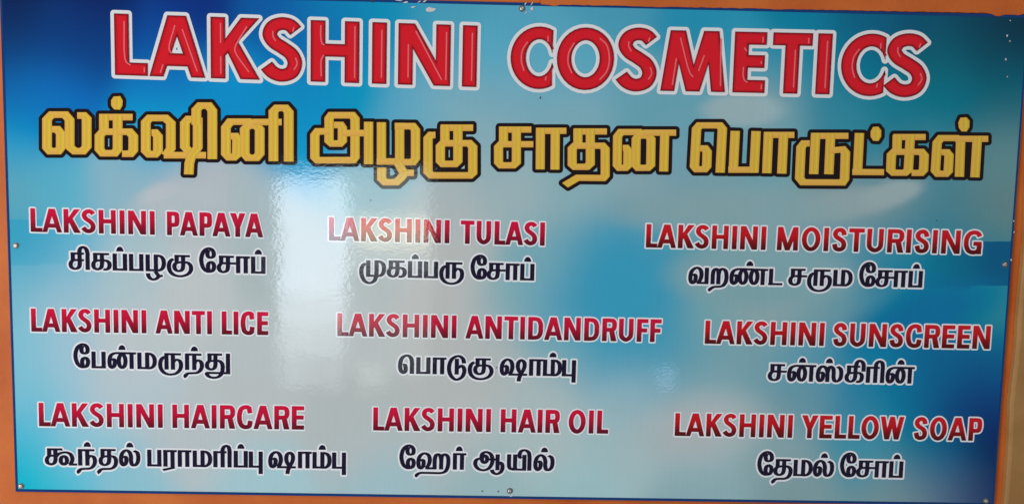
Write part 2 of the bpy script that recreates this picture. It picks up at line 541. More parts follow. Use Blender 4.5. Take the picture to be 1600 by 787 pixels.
# ------------------------------------------------------------------ Tamil letters of the small lines (tenths of a photo pixel, body 265 high)
SA = ['L 70,265 70,150', 'C 175,265 175,190 175,100 160,38 105,14 52,32 33,80 52,130 100,150 180,150']
KA = ['L 65,265 65,150', 'C 168,265 168,190 168,95 150,38 100,14 50,32 33,80 50,130 100,150 168,150']
LOOP = 'C 72,128 98,148 114,132 116,88 102,36 70,13 42,40 33,135 58,213 '
TG = {
    'sa': SA + ['L 35,252 268,252', 'L 100,150 298,150'],
    'si': SA + ['L 35,252 244,252', 'L 100,150 242,150', 'C 173,240 178,310 205,346 235,353 275,330 298,262 298,180 298,80 298,0'],
    'ka': KA + ['L 30,252 280,252', 'C 140,150 190,152 238,150 275,125 286,82 270,34 230,13 188,16'],
    'ki': KA + ['L 30,252 240,252', 'C 140,150 190,152 238,150 270,120 274,80 262,34 230,13 188,16', 'C 172,240 180,305 205,340 232,347 272,325 294,270 294,225 294,176'],
    'ku': ['L 120,248 362,248', 'L 155,262 155,150', 'C 255,262 255,190 255,95 238,35 190,14 140,30 118,80 135,130 190,148 255,150',
           'C 240,148 295,152 335,142 368,105 378,50 350,-12 285,-52 200,-66 112,-48 52,5 33,92 52,160 82,190 105,200'],
    'pa': ['L 34,265 34,0', 'L 192,265 192,0', 'L 0,18 226,18'],
    'pp': ['L 34,265 34,0', 'L 192,265 192,0', 'L 0,18 226,18', 'D 115,298'],
    'zha': ['L 33,262 33,0', 'L 0,18 170,18', 'L 160,262 160,0', 'C 130,246 175,246 225,240 268,205 283,135 268,60 225,22 150,16',
            'C 36,-30 42,-72 72,-112 120,-126 165,-112 200,-80 230,-68 265,-68', 'L 148,0 208,-78'],
    'ee': ['C 158,352 137,325 133,280 150,240 185,232 220,245 232,290 215,345 175,374 130,372 70,322 36,195 70,65 125,18 160,14 210,28 235,92 222,145 190,165 155,148 140,95 148,50 168,24'],
    'e': ['C 222,0 222,90 222,180 205,250 170,283 130,288 65,250 35,150 48,45 88,13 118,38 122,90 108,140 80,138'],
    'aa': ['L 0,248 215,248', 'L 30,265 30,0', 'L 148,265 148,0'],
    'r': ['L 0,248 212,248', 'L 30,265 30,0', 'L 143,265 143,0', 'D 97,298'],
    'ra': ['L 0,248 215,248', 'L 35,265 35,0', 'L 148,265 148,-12', 'L 180,-10 -5,-54'],
    'ri': ['L 0,240 210,240', 'L 32,258 32,0', 'L 147,258 147,0', 'C 147,220 150,290 172,328 207,342 242,322 257,262 257,180 257,90 257,0'],
    'mu': ['L 143,262 143,0', 'L 110,18 300,18', 'C 240,246 290,248 340,240 380,205 393,130 378,60 335,22 270,18',
           'C 275,262 275,180 275,90 268,5 240,-62 170,-98 92,-72 45,10 33,95 50,165 78,198 105,208'],
    'va': [LOOP + '125,258 182,235 207,155 193,75 165,28', 'L 135,18 322,18', 'L 290,262 290,0'],
    'rra': ['C 37,0 37,80 37,150 50,222 85,245 115,222 127,150 127,75 127,0', 'T 127,150 145,222 185,246 232,220 254,130 244,40 205,-18 150,-36 70,-40 25,-60 -2,-85 -12,-118'],
    'nn': [LOOP + '115,243 180,247 250,247', 'L 190,247 608,240', 'E 215,125 53,109', 'E 390,125 53,109', 'L 527,245 527,0', 'D 313,298'],
    'n': [LOOP + '115,243 180,247 240,247', 'L 190,247 455,247', 'E 232,122 53,108', 'L 382,247 382,0', 'D 232,298'],
    'tta': ['L 40,262 40,0', 'L 0,18 225,18'],
    'ru': ['L 108,245 365,245', 'L 133,262 133,0', 'L 235,262 235,0',
           'C 242,120 262,150 295,158 340,145 362,90 350,10 290,-55 195,-78 100,-55 45,10 33,90 52,160 80,190 110,202'],
    'ma': ['L 34,262 34,0', 'L 0,18 190,18', 'L 157,262 157,0', 'C 130,246 180,246 215,240 258,205 277,135 262,60 215,20 150,16'],
    'mm': ['L 34,262 34,0', 'L 0,18 190,18', 'L 157,262 157,0', 'C 130,246 180,246 215,240 256,205 270,135 258,60 215,20 150,16', 'D 155,298'],
    'nt': ['L 0,245 262,245', 'L 33,262 33,0', 'L 147,262 147,0', 'T 150,105 172,145 205,154 248,138 268,75 248,5 195,-40 110,-50 45,-56 12,-82 -6,-132', 'D 150,298'],
    'thu': ['L 40,252 275,252', 'L 75,268 75,150', 'C 168,268 168,190 168,95 152,38 105,14 50,32 33,80 52,130 110,150 168,150',
            'C 150,150 200,154 240,146 273,108 282,40 264,-48 215,-100 130,-116 60,-96 30,-58 36,-38', 'L 20,-40 402,-40', 'L 367,270 367,-57'],
    'tha': KA + ['L 36,252 273,252', 'T 150,150 200,154 240,146 270,115 276,58 250,-10 195,-42 100,-48 42,-56 10,-84 -8,-130'],
    'l': [LOOP + '112,250 162,228 190,155 190,75 212,18 255,18 292,58 306,140 290,215 238,247', 'D 173,298'],
    'ha': [LOOP + '125,255 192,228 215,150 197,72 165,28', 'L 145,16 322,16', 'C 293,0 293,80 297,180 318,232 345,242 378,222 397,150 397,75 397,0',
           'T 397,140 412,218 455,243 500,212 512,130 500,32 460,-35 390,-57 250,-58 150,-58 58,-62 15,-86 -6,-134'],
    'aah': ['E 180,175 42,60', 'C 128,180 142,258 178,284 212,288 275,260 308,172 290,80 240,20 160,-3 75,25 33,95 48,158 85,178 140,178', 'L 230,172 390,172', 'L 390,255 390,0',
            'C 412,90 432,122 455,112 472,60 452,-20 385,-60 322,-38 300,8'],
    'yi': ['C 35,258 35,190 35,115 42,50 65,24 105,28', 'L 132,258 132,10', 'L 80,16 312,16', 'L 280,252 280,0',
           'C 236,200 208,212 202,265 232,315 288,326 342,296 362,220 362,150 362,75 362,0'],
    's': ['C 72,128 98,146 114,130 116,86 102,34 70,13 42,40 33,135 55,212 100,246 150,226 180,165 186,85 186,0', 'C 186,150 206,228 235,243 268,220 282,150 283,75 305,17 345,15 388,50 402,135 386,212 335,247', 'D 205,298'],
    'kuu': ['L 40,252 282,252', 'L 72,265 72,150', 'C 170,265 170,190 170,95 152,38 105,14 50,32 33,80 52,130 110,150 180,150', 'E 302,80 50,66',
            'C 180,140 215,175 265,198 340,206 408,180 438,112 425,52 400,22', 'L 380,16 512,16'],
    'tu': ['C 270,178 255,245 215,283 165,292 78,245 33,110 65,-20 148,-82 238,-42 276,40 268,108 232,140 198,125 170,100', 'L 156,250 156,0'],
    'sha': [LOOP + '115,252 172,230 200,148 188,72 165,26', 'L 140,15 437,15', 'C 305,-92 310,-45 335,20 375,90 393,155 382,218 340,245 298,215 286,140 306,75 345,22'],
    'pu': ['L 35,258 35,0', 'L 0,18 190,18', 'L 190,258 190,-97'],
}
TEXT = [
    # baseline x0, y0, slope, scale, letters with their left edges
    (110, 421.0, .0217, .1005, 'si 107|ka 142.5|pp 176|pa 201.5|zha 227.5|ku 260.5|ee 310.8|sa 338.5|aa 369|pp 392'),
    (565, 432.0, .0235, .0985, 'mu 561|ka 604|pp 637|pa 662|ru 686|ee 734.3|sa 760|aa 790|pp 812.3'),
    (1085, 443.4, .0162, .0985, 'va 1075|rra 1109.5|nn 1139.2|tta 1200|sa 1231|ru 1260.5|ma 1301|ee 1341|sa 1367|aa 1396|pp 1418.5'),
    (145, 574.8, .018, .0985, 'ee 114.5|pa 143|n 168|ma 214.5|ru 247|nt 289|thu 320'),
    (650, 583.6, .0165, .0985, 'e 621.5|pa 650|aa 676|tu 698|ku 730.5|sha 780.5|aa 826.5|mm 847.8|pu 877.5'),
    (1205, 594.5, .02, .0985, 'sa 1199|n 1229.2|s 1274|ki 1319|ri 1352.5|n 1383'),
    (90, 726.2, .0125, .0985, 'kuu 70|nt 122|tha 154|l 186|pa 230|ra 255|aa 278|ma 301|ri 333.3|pp 365|pu 388.5|sha 419|aa 465.7|mm 488|pu 518.5'),
    (660, 732.3, .0138, .0975, 'ee 623.3|ha 650.3|r 707.5|aah 739|yi 791.5|l 833'),
    (1240, 743.0, .0173, .0975, 'ee 1182|tha 1207.8|ma 1239|l 1269.5|ee 1311|sa 1337|aa 1366.3|pp 1388.3'),
]
WORDS = [
    # baseline x0, y0, slope, cap height, words with their left and right edges at the baseline
    (48, 362.0, .0243, 36.8, 'LAKSHINI 48 241.5|PAPAYA 261 411'),
    (514, 375.5, .0245, 36.3, 'LAKSHINI 514 701.5|TULASI 719.5 850'),
    (1009, 386.5, .0205, 36.5, 'LAKSHINI 1009 1195.5|MOISTURISING 1213.5 1532'),
    (49, 517.6, .0150, 36.0, 'LAKSHINI 49 228|ANTI 243 330|LICE 346.5 419'),
    (527, 524.5, .0190, 35.5, 'LAKSHINI 527 712.5|ANTIDANDRUFF 727 1032.5'),
    (1101, 536.5, .0190, 36.0, 'LAKSHINI 1101 1286.5|SUNSCREEN 1301 1546'),
    (61, 665.2, .0130, 36.5, 'LAKSHINI 61 254|HAIRCARE 269.5 475'),
    (583, 671.8, .0140, 36.0, 'LAKSHINI 583 766|HAIR 782 874|OIL 888 950'),
    (1054, 680.3, .0165, 35.5, 'LAKSHINI 1054 1237|YELLOW 1251.5 1411|SOAP 1427 1533'),
]

# ------------------------------------------------------------------ gold Tamil heading: photo offset, scale, strokes
GOLD = [
    (40, 140, 3.636, 28, 18.5, [
        '150,226 180,226 200,250 200,330 185,350 140,350 122,330 122,170 148,143 225,143 250,172 250,325 280,350 325,350 347,325 347,165 330,148 293,148',
        '418,157 608,157', '445,145 445,240', '560,240 440,240 420,262 420,340 440,362 505,362 523,340 523,150', '523,240 590,240 612,265 612,345 595,365 548,365',
        '715,245 735,245 752,265 752,350 735,368 703,368 683,348 683,185 705,162 795,162 825,190 825,335 798,374', '785,373 1025,373',
        '985,168 925,168 905,190 905,325 945,372', '978,160 978,330 942,375 930,420 927,482', '970,200 970,115 992,92 1040,92 1061,120 1061,395',
        '1163,265 1190,265 1202,285 1200,370 1183,385 1157,385 1138,365 1138,215 1163,183 1270,183 1300,205', '@1245,225 1265,205 1310,205 1330,225 1330,365 1310,388 1265,388 1245,365',
        '1290,185 1455,185', '1408,190 1408,407', '1408,200 1408,125 1428,105 1475,105 1495,128 1495,409',
        '*485,62 500,40 538,38 552,62 550,92 537,115 502,113 486,92']),
    (470, 140, 4.92, 36, 25, [
        '180,322 130,322 108,350 108,520 130,543 400,543 417,520 417,225 395,198 235,198 217,222 217,395 240,415 300,415 320,395 320,295 305,273 255,273',
        '170,322 225,322', '320,335 521,335', '521,248 521,574', '620,252 620,578', '583,553 775,553', '760,256 760,560', '722,282 860,282 882,310 882,530 860,558 755,558',
        '622,600 622,685 650,712 735,712 770,680 800,640 870,640', '745,560 795,645',
        '1075,294 1325,294', '1108,280 1108,410', '1260,413 1095,413 1073,435 1073,550 1095,572 1185,572 1208,550 1208,280',
        '1208,413 1295,413 1322,440 1322,640 1300,660 1005,660 978,632 978,375 1000,350 1035,350']),
    (760, 160, 5.161, 37, 25, [
        '103,220 362,220', '138,200 138,335', '378,338 120,338 98,360 98,485 120,508 215,508 242,485 242,205', '400,230 645,230', '436,215 434,540', '556,215 553,542',
        '703,235 972,235', '738,215 738,345', '870,350 715,350 692,372 692,500 715,520 810,520 838,495 838,215', '838,350 935,350 958,375 958,590 940,610 735,608 634,668',
        '1100,368 1125,368 1142,390 1140,510 1120,528 1075,528 1055,505 1058,275 1085,240 1235,240 1270,265', '@1208,295 1230,268 1305,268 1328,295 1325,505 1300,528 1225,528 1205,505',
        '1265,245 1530,245', '1438,245 1430,557']),
    (1060, 170, 6.054, 45, 29, [
        '205,375 250,375 272,405 268,545 245,572 175,572 152,545 172,190 200,158 390,158 416,190 395,604',
        '538,210 518,605', '472,577 755,577', '735,212 715,603', '808,248 1097,248', '852,240 836,609', '995,240 978,613',
        '1255,257 1608,257', '1298,240 1280,618', '1440,240 1423,619', '1440,395 1555,385 1580,415 1572,665 1550,697 1180,695 1147,655 1160,365 1190,328 1242,328']),
    (1300, 170, 6.054, 45, 29, [
        '260,230 240,627', '192,598 492,600', '*365,215 388,172 440,170 467,205 465,265 440,305 390,303 365,265',
        '580,268 886,268', '618,250 614,410', '770,408 590,408 562,435 556,580 585,605 690,605 722,580 742,250', '735,408 845,408 872,440 866,580 840,607 753,607',
        '1035,412 1085,412 1108,440 1100,590 1075,615 1005,615 978,585 995,320 1030,278 1180,278 1217,305 1205,643', '1170,278 1200,285 1265,285 1478,285', '1375,270 1352,648',
        '*1195,130 1215,85 1275,82 1302,115 1300,175 1275,215 1225,215 1198,178']),
]

# ------------------------------------------------------------------ inks
W_INK = (0.66, 0.67, 0.69)
m_white = ink('white_outline_ink', [(0, W_INK)])
m_pale = ink('pale_outline_ink', [(0, (0.72, 0.74, 0.78))])
m_red = ink('red_heading_ink', [(0, (0.62, 0.010, 0.020))])
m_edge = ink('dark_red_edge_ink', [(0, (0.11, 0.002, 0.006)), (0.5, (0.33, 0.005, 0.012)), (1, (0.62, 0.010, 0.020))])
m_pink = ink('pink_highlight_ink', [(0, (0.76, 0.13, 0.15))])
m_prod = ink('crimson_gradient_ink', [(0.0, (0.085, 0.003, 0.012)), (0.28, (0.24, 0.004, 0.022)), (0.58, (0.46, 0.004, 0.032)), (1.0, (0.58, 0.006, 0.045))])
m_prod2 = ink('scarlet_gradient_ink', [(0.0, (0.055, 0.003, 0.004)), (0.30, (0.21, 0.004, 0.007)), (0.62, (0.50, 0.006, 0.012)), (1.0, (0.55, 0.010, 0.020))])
m_navy = ink('navy_ink', [(0, (0.010, 0.006, 0.024))])
m_black = ink('black_outline_ink', [(0, (0.011, 0.005, 0.006))])
m_gold = ink('gold_bevel_ink', [(0.0, (0.66, 0.33, 0.07)), (0.25, (0.68, 0.45, 0.06)), (0.48, (0.67, 0.37, 0.04)), (0.74, (0.67, 0.51, 0.055)), (1.0, (0.58, 0.28, 0.04))], axis=0)
m_gold_flat = ink('gold_bar_ink', [(0.0, (0.70, 0.42, 0.07)), (0.5, (0.72, 0.40, 0.075)), (1.0, (0.62, 0.34, 0.06))], axis=0)
m_border = ink('blue_border_ink', [(0, (0.006, 0.04, 0.16))])

# ------------------------------------------------------------------ the sign
sign = empty('shop_sign', (0, 0, ZC), 'glossy blue printed shop sign with red and gold lettering, screwed flat to the orange wall', 'sign')
SW, SH = 2.44, 2.44 / 2.0181

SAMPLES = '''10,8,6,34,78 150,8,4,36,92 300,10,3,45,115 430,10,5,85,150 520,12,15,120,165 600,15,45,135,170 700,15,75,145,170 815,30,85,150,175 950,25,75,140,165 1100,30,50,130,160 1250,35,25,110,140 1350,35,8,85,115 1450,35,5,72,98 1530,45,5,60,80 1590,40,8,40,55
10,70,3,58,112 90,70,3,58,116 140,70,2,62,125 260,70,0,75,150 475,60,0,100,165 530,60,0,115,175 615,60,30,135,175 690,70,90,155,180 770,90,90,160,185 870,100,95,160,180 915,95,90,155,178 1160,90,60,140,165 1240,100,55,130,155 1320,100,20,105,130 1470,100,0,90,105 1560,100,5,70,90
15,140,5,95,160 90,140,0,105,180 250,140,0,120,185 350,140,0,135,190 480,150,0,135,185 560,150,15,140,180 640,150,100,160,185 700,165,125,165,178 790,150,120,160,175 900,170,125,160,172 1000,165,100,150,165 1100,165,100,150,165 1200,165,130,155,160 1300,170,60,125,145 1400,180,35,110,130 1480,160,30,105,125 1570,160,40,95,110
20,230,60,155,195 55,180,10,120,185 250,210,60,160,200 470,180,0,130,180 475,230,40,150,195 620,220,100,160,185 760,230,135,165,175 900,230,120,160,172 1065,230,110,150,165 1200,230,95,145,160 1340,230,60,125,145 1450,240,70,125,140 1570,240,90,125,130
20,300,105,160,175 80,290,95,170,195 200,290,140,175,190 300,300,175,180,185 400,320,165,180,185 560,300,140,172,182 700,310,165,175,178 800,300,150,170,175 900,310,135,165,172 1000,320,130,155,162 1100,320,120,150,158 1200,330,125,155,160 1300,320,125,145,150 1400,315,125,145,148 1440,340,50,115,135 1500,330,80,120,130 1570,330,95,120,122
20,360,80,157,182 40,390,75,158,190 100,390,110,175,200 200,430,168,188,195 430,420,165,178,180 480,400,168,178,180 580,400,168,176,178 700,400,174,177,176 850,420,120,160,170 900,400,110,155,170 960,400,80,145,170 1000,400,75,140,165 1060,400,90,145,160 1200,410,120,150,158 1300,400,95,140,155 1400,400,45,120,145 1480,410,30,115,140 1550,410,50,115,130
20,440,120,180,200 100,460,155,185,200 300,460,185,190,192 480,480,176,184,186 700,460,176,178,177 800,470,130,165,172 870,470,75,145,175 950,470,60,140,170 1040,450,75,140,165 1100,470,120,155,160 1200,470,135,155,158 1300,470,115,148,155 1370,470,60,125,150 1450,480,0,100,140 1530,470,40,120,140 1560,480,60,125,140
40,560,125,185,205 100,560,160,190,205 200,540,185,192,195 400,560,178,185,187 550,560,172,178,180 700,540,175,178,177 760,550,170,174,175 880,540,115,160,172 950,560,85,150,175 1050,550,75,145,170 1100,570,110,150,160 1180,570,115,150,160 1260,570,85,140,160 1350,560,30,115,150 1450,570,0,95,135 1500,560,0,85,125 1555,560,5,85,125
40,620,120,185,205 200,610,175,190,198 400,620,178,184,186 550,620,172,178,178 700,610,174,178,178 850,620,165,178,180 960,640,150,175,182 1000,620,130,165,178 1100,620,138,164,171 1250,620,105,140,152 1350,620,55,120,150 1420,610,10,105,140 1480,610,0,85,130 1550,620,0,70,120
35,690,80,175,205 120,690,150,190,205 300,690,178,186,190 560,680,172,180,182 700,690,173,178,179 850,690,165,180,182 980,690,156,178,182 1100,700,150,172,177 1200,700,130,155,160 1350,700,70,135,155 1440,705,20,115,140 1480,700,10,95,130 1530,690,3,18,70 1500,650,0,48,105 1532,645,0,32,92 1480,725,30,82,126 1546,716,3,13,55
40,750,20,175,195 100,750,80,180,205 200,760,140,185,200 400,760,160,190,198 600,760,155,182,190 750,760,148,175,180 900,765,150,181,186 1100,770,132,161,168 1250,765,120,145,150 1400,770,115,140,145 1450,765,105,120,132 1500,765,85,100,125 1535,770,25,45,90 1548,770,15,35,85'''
smp = np.array([[float(c) for c in q.split(',')] for q in SAMPLES.split()])
s_xy = smp[:, :2]; s_col = np.array([srgb(c) for c in smp[:, 2:]])
KLIGHT = 1.06                                 # ink strength against the colour read from the print


SHAPES = [                                    # clouds and pools of the printed sky, soft-edged
    (280, 318, 72, 26, -8, .5, (172, 182, 188)), (250, 300, 32, 13, -20, .6, (178, 184, 190)),
    (1160, 172, 62, 26, 0, .3, (140, 162, 168)), (1325, 318, 92, 22, -8, .35, (134, 151, 155)), (1392, 302, 50, 17, -14, .3, (138, 155, 158)),
    (972, 450, 78, 96, -12, .75, (64, 141, 171)), (1092, 668, 85, 44, -10, .8, (163, 170, 173)), (1190, 430, 135, 50, 0, .3, (120, 151, 158)), (1445, 492, 105, 34, -18, .7, (0, 100, 140)),
    (1130, 330, 160, 30, 0, .5, (124, 152, 158)),
]


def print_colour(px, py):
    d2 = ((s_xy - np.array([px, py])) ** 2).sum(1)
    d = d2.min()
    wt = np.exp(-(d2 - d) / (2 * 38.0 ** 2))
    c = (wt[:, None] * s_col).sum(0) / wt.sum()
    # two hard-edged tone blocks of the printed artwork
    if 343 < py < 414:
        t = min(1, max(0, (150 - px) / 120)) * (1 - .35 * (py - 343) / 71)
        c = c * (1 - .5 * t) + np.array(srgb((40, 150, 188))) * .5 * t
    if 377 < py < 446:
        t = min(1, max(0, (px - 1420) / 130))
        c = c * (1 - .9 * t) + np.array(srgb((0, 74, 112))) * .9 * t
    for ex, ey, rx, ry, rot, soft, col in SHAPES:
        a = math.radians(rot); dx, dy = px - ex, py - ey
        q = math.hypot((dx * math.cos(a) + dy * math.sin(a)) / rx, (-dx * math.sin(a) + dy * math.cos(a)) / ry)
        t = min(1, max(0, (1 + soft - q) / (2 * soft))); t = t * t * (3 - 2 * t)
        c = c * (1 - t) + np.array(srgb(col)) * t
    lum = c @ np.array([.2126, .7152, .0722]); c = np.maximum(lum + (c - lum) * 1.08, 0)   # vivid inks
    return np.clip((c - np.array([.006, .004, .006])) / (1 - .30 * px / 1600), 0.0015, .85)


def panel_face():
    """front sheet with the printed sky artwork as colours of the print"""
    xs = list(np.linspace(-SW / 2, SW / 2, 150))
    zs = sorted(set(list(np.linspace(-SH / 2, SH / 2, 90))))
    return xs, zs


def proj_px(x, z):
    p = np.array([x, 0, z + ZC]) - CAM
    f = -(p @ BACK)
    return 800 + FPX * (p @ RIGHT) / f, 393.5 - FPX * (p @ UP) / f


xs, zs = panel_face()
for yy, px in ((343, 30), (414, 30), (377, 1550), (446, 1550)):
    z = to_plane(px, yy)[1] - ZC
    zs += [z - .0009, z + .0009]
zs = sorted(zs)
nx, nz = len(xs), len(zs)
TH = 0.006
V = [(x, 0.0, z) for z in zs for x in xs]
F = [(j * nx + i, j * nx + i + 1, (j + 1) * nx + i + 1, (j + 1) * nx + i) for j in range(nz - 1) for i in range(nx - 1)]
nf = len(F)
rim = [i for i in range(nx)] + [j * nx + nx - 1 for j in range(1, nz)] + [(nz - 1) * nx + i for i in range(nx - 2, -1, -1)] + [j * nx for j in range(nz - 2, 0, -1)]
k0 = len(V)
V += [(V[i][0], TH, V[i][2]) for i in rim]
n = len(rim)
F += [(rim[i], k0 + i, k0 + (i + 1) % n, rim[(i + 1) % n]) for i in range(n)]
F.append(tuple(k0 + i for i in range(n)))
me = bpy.data.meshes.new('panel'); me.from_pydata(V, [], F); me.update()
ca = me.color_attributes.new('print', 'FLOAT_COLOR', 'POINT')
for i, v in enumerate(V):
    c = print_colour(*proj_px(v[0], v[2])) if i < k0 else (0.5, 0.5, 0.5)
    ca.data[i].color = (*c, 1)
mt, nt, b = new_mat('printed_sky_artwork')
tc = gloss(nt, b)
at = nt.nodes.new('ShaderNodeVertexColor'); at.layer_name = 'print'
mp = nt.nodes.new('ShaderNodeMapping'); mp.inputs['Scale'].default_value = (260, 1, 6)      # fine banding of the printer
ns = nt.nodes.new('ShaderNodeTexNoise'); ns.inputs['Scale'].default_value = 1.0; ns.inputs['Detail'].default_value = 3
nt.links.new(tc.outputs['Object'], mp.inputs[0]); nt.links.new(mp.outputs[0], ns.inputs['Vector'])
ns2 = nt.nodes.new('ShaderNodeTexNoise'); ns2.inputs['Scale'].default_value = 14; ns2.inputs['Detail'].default_value = 9; ns2.inputs['Roughness'].default_value = .72
nt.links.new(tc.outputs['Object'], ns2.inputs['Vector'])
ad = nt.nodes.new('ShaderNodeMath'); ad.operation = 'ADD'
nt.links.new(ns.outputs[0], ad.inputs[0]); nt.links.new(ns2.outputs[0], ad.inputs[1])
mr = nt.nodes.new('ShaderNodeMapRange'); mr.inputs['From Min'].default_value = .6; mr.inputs['From Max'].default_value = 1.4
mr.inputs['To Min'].default_value = .97; mr.inputs['To Max'].default_value = 1.03
nt.links.new(ad.outputs[0], mr.inputs[0])
mx = nt.nodes.new('ShaderNodeVectorMath'); mx.operation = 'SCALE'
nt.links.new(at.outputs[0], mx.inputs[0]); nt.links.new(mr.outputs[0], mx.inputs['Scale'])
nt.links.new(mx.outputs[0], b.inputs['Base Color'])
me.materials.append(mt)
panel = bpy.data.objects.new('panel', me); link(panel, sign)

# ---- blue printed edge line
sh = Sheet()
bw = 0.0068


def strip(quad, depth):
    k = len(sh.v)
    sh.v.extend([(x, -depth, z) for x, z in quad]); sh.f.append([k, k + 1, k + 2, k + 3]); sh.uv.append([(0, 0)] * 4); sh.mi.append(0)


e = .0004
X, Z = SW / 2, SH / 2
strip([(-X, -Z), (X, -Z), (X, -Z + bw), (-X, -Z + bw)], e)
strip([(-X, Z - bw), (X, Z - bw), (X, Z), (-X, Z)], e)
strip([(-X, -Z + bw), (-X + bw * .85, -Z + bw), (-X + bw * .85, Z - bw), (-X, Z - bw)], e)
strip([(X - bw * .7, -Z + bw), (X, -Z + bw), (X, Z - bw), (X - bw * .7, Z - bw)], e)
sh.build('border', m_border, sign)

# ---- red English heading
HEAD = [
    ((176, 117.3), .0335, 96.0, [('L', 179.6, 51.2), ('A', 233.3, 87.2), ('K', 329.4, 76.6), ('S', 410.0, 61.6), ('H', 485.2, 75.6), ('I', 580.9, 22.4), ('N', 621.6, 81.2), ('I', 721.6, 23.4)]),
    ((1100, 143.6), .0214, 95.0, [('C', 796.6, 65.5), ('O', 868.7, 89.0), ('S', 963.5, 61.0), ('M', 1031.5, 101.0), ('E', 1144.2, 50.0), ('T', 1203.8, 61.5), ('I', 1273.6, 24.0), ('C', 1311.5, 68.0), ('S', 1380.8, 65.5)]),
]
HW, HH = 23.5, 21.0


def hl_lines(ch, W):
    """printed shine lines inside the letter (letter units)"""
    q = .70 * HW
    d = {'L': ['%f,88 %f,30 %f,21 %f,17' % (q, q, q + 3, q + 9), '%f,14 %f,6' % (W * .9, W * .9)],
         'I': ['%f,88 %f,10' % (q * .95, q * .95)],
         'H': ['%f,92 %f,72 %f,63 %f,60' % (q, q, q + 2, q + 6), '%f,44 %f,36 %f,9' % (q + 5, q + 1, q + 1), '%f,92 %f,8' % (W - HW * .3, W - HW * .3)],
         'N': ['%f,66 %f,12' % (q, q), '%f,88 %f,10' % (W * .33, W * .84), '%f,88 %f,10' % (W - HW * .28, W - HW * .28)],
         'A': ['%f,84 %f,46 %f,38' % (W * .47, W * .36, W * .40), '%f,20 %f,6' % (W * .25, W * .20), '%f,78 %f,10' % (W * .60, W * .86)],
         'K': ['%f,90 %f,58' % (q, q), '%f,36 %f,8' % (q, q), '%f,86 %f,52 %f,44 %f,12' % (W * .74, W * .50, W * .50, W * .78)],
         'S': ['%f,80 %f,72 %f,64' % (W * .27, W * .27, W * .34), '%f,87 %f,80' % (W * .80, W * .77), '%f,38 %f,28 %f,18' % (W * .84, W * .88, W * .80)],
         'C': ['%f,76 %f,62 %f,44 %f,28' % (W * .40, W * .28, W * .26, W * .33), '%f,86 %f,77' % (W * .88, W * .88), '%f,20 %f,13' % (W * .86, W * .84)],
         'O': ['%f,76 %f,60 %f,42 %f,26' % (W * .30, W * .21, W * .20, W * .27), '%f,84 %f,74 %f,50 %f,30 %f,16' % (W * .74, W * .86, W * .92, W * .88, W * .76)],
         'M': ['%f,54 %f,10' % (W * .23, W * .185), '%f,88 %f,30 %f,24' % (W * .28, W * .45, W * .50), '%f,60 %f,34' % (W * .66, W * .58), '%f,88 %f,10' % (W * .90, W * .93)],
         'E': ['%f,74 %f,68' % (q, q + 4), '%f,92 %f,83' % (W * .88, W * .88), '%f,52 %f,48' % (W * .86, W * .86), '%f,42 %f,28 %f,20 %f,17' % (q, q, q + 3, q + 8), '%f,14 %f,6' % (W * .9, W * .9)],
         'T': ['%f,72 %f,10' % (W * .5 + 5, W * .5 + 5), '%f,92 %f,83' % (W * .9, W * .9)]}
    return d.get(ch, [])


for (bx, by), slope, cap, letters in HEAD:
    ln = Line(bx, by, slope)
    s = cap / 100
    for n, (ch, x, wpx) in enumerate(letters):
        W = wpx / s
        fill, out = Sheet(), Sheet()
        vs, tr = union(stroke_polys(capital(ch, W, HW, HH), HW / 2 * s, HH / 2 * s, s, s, 7))
        put(fill, ln, x, vs, tr, D_FILL + (n % 2) * 4e-5, cap)
        gv, gt = grow(vs, tr, 5.5, 20)
        put(out, ln, x, gv, gt, D_OUT + (n % 2) * 5e-5, cap)
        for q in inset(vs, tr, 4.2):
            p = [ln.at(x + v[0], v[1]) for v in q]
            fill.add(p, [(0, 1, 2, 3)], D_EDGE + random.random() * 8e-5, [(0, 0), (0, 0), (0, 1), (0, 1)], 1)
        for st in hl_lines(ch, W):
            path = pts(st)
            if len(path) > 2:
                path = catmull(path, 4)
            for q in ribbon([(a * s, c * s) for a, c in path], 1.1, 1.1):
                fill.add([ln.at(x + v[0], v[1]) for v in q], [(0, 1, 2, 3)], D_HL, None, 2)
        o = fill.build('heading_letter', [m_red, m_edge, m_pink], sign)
        out.build('letter_outline', m_white, o)

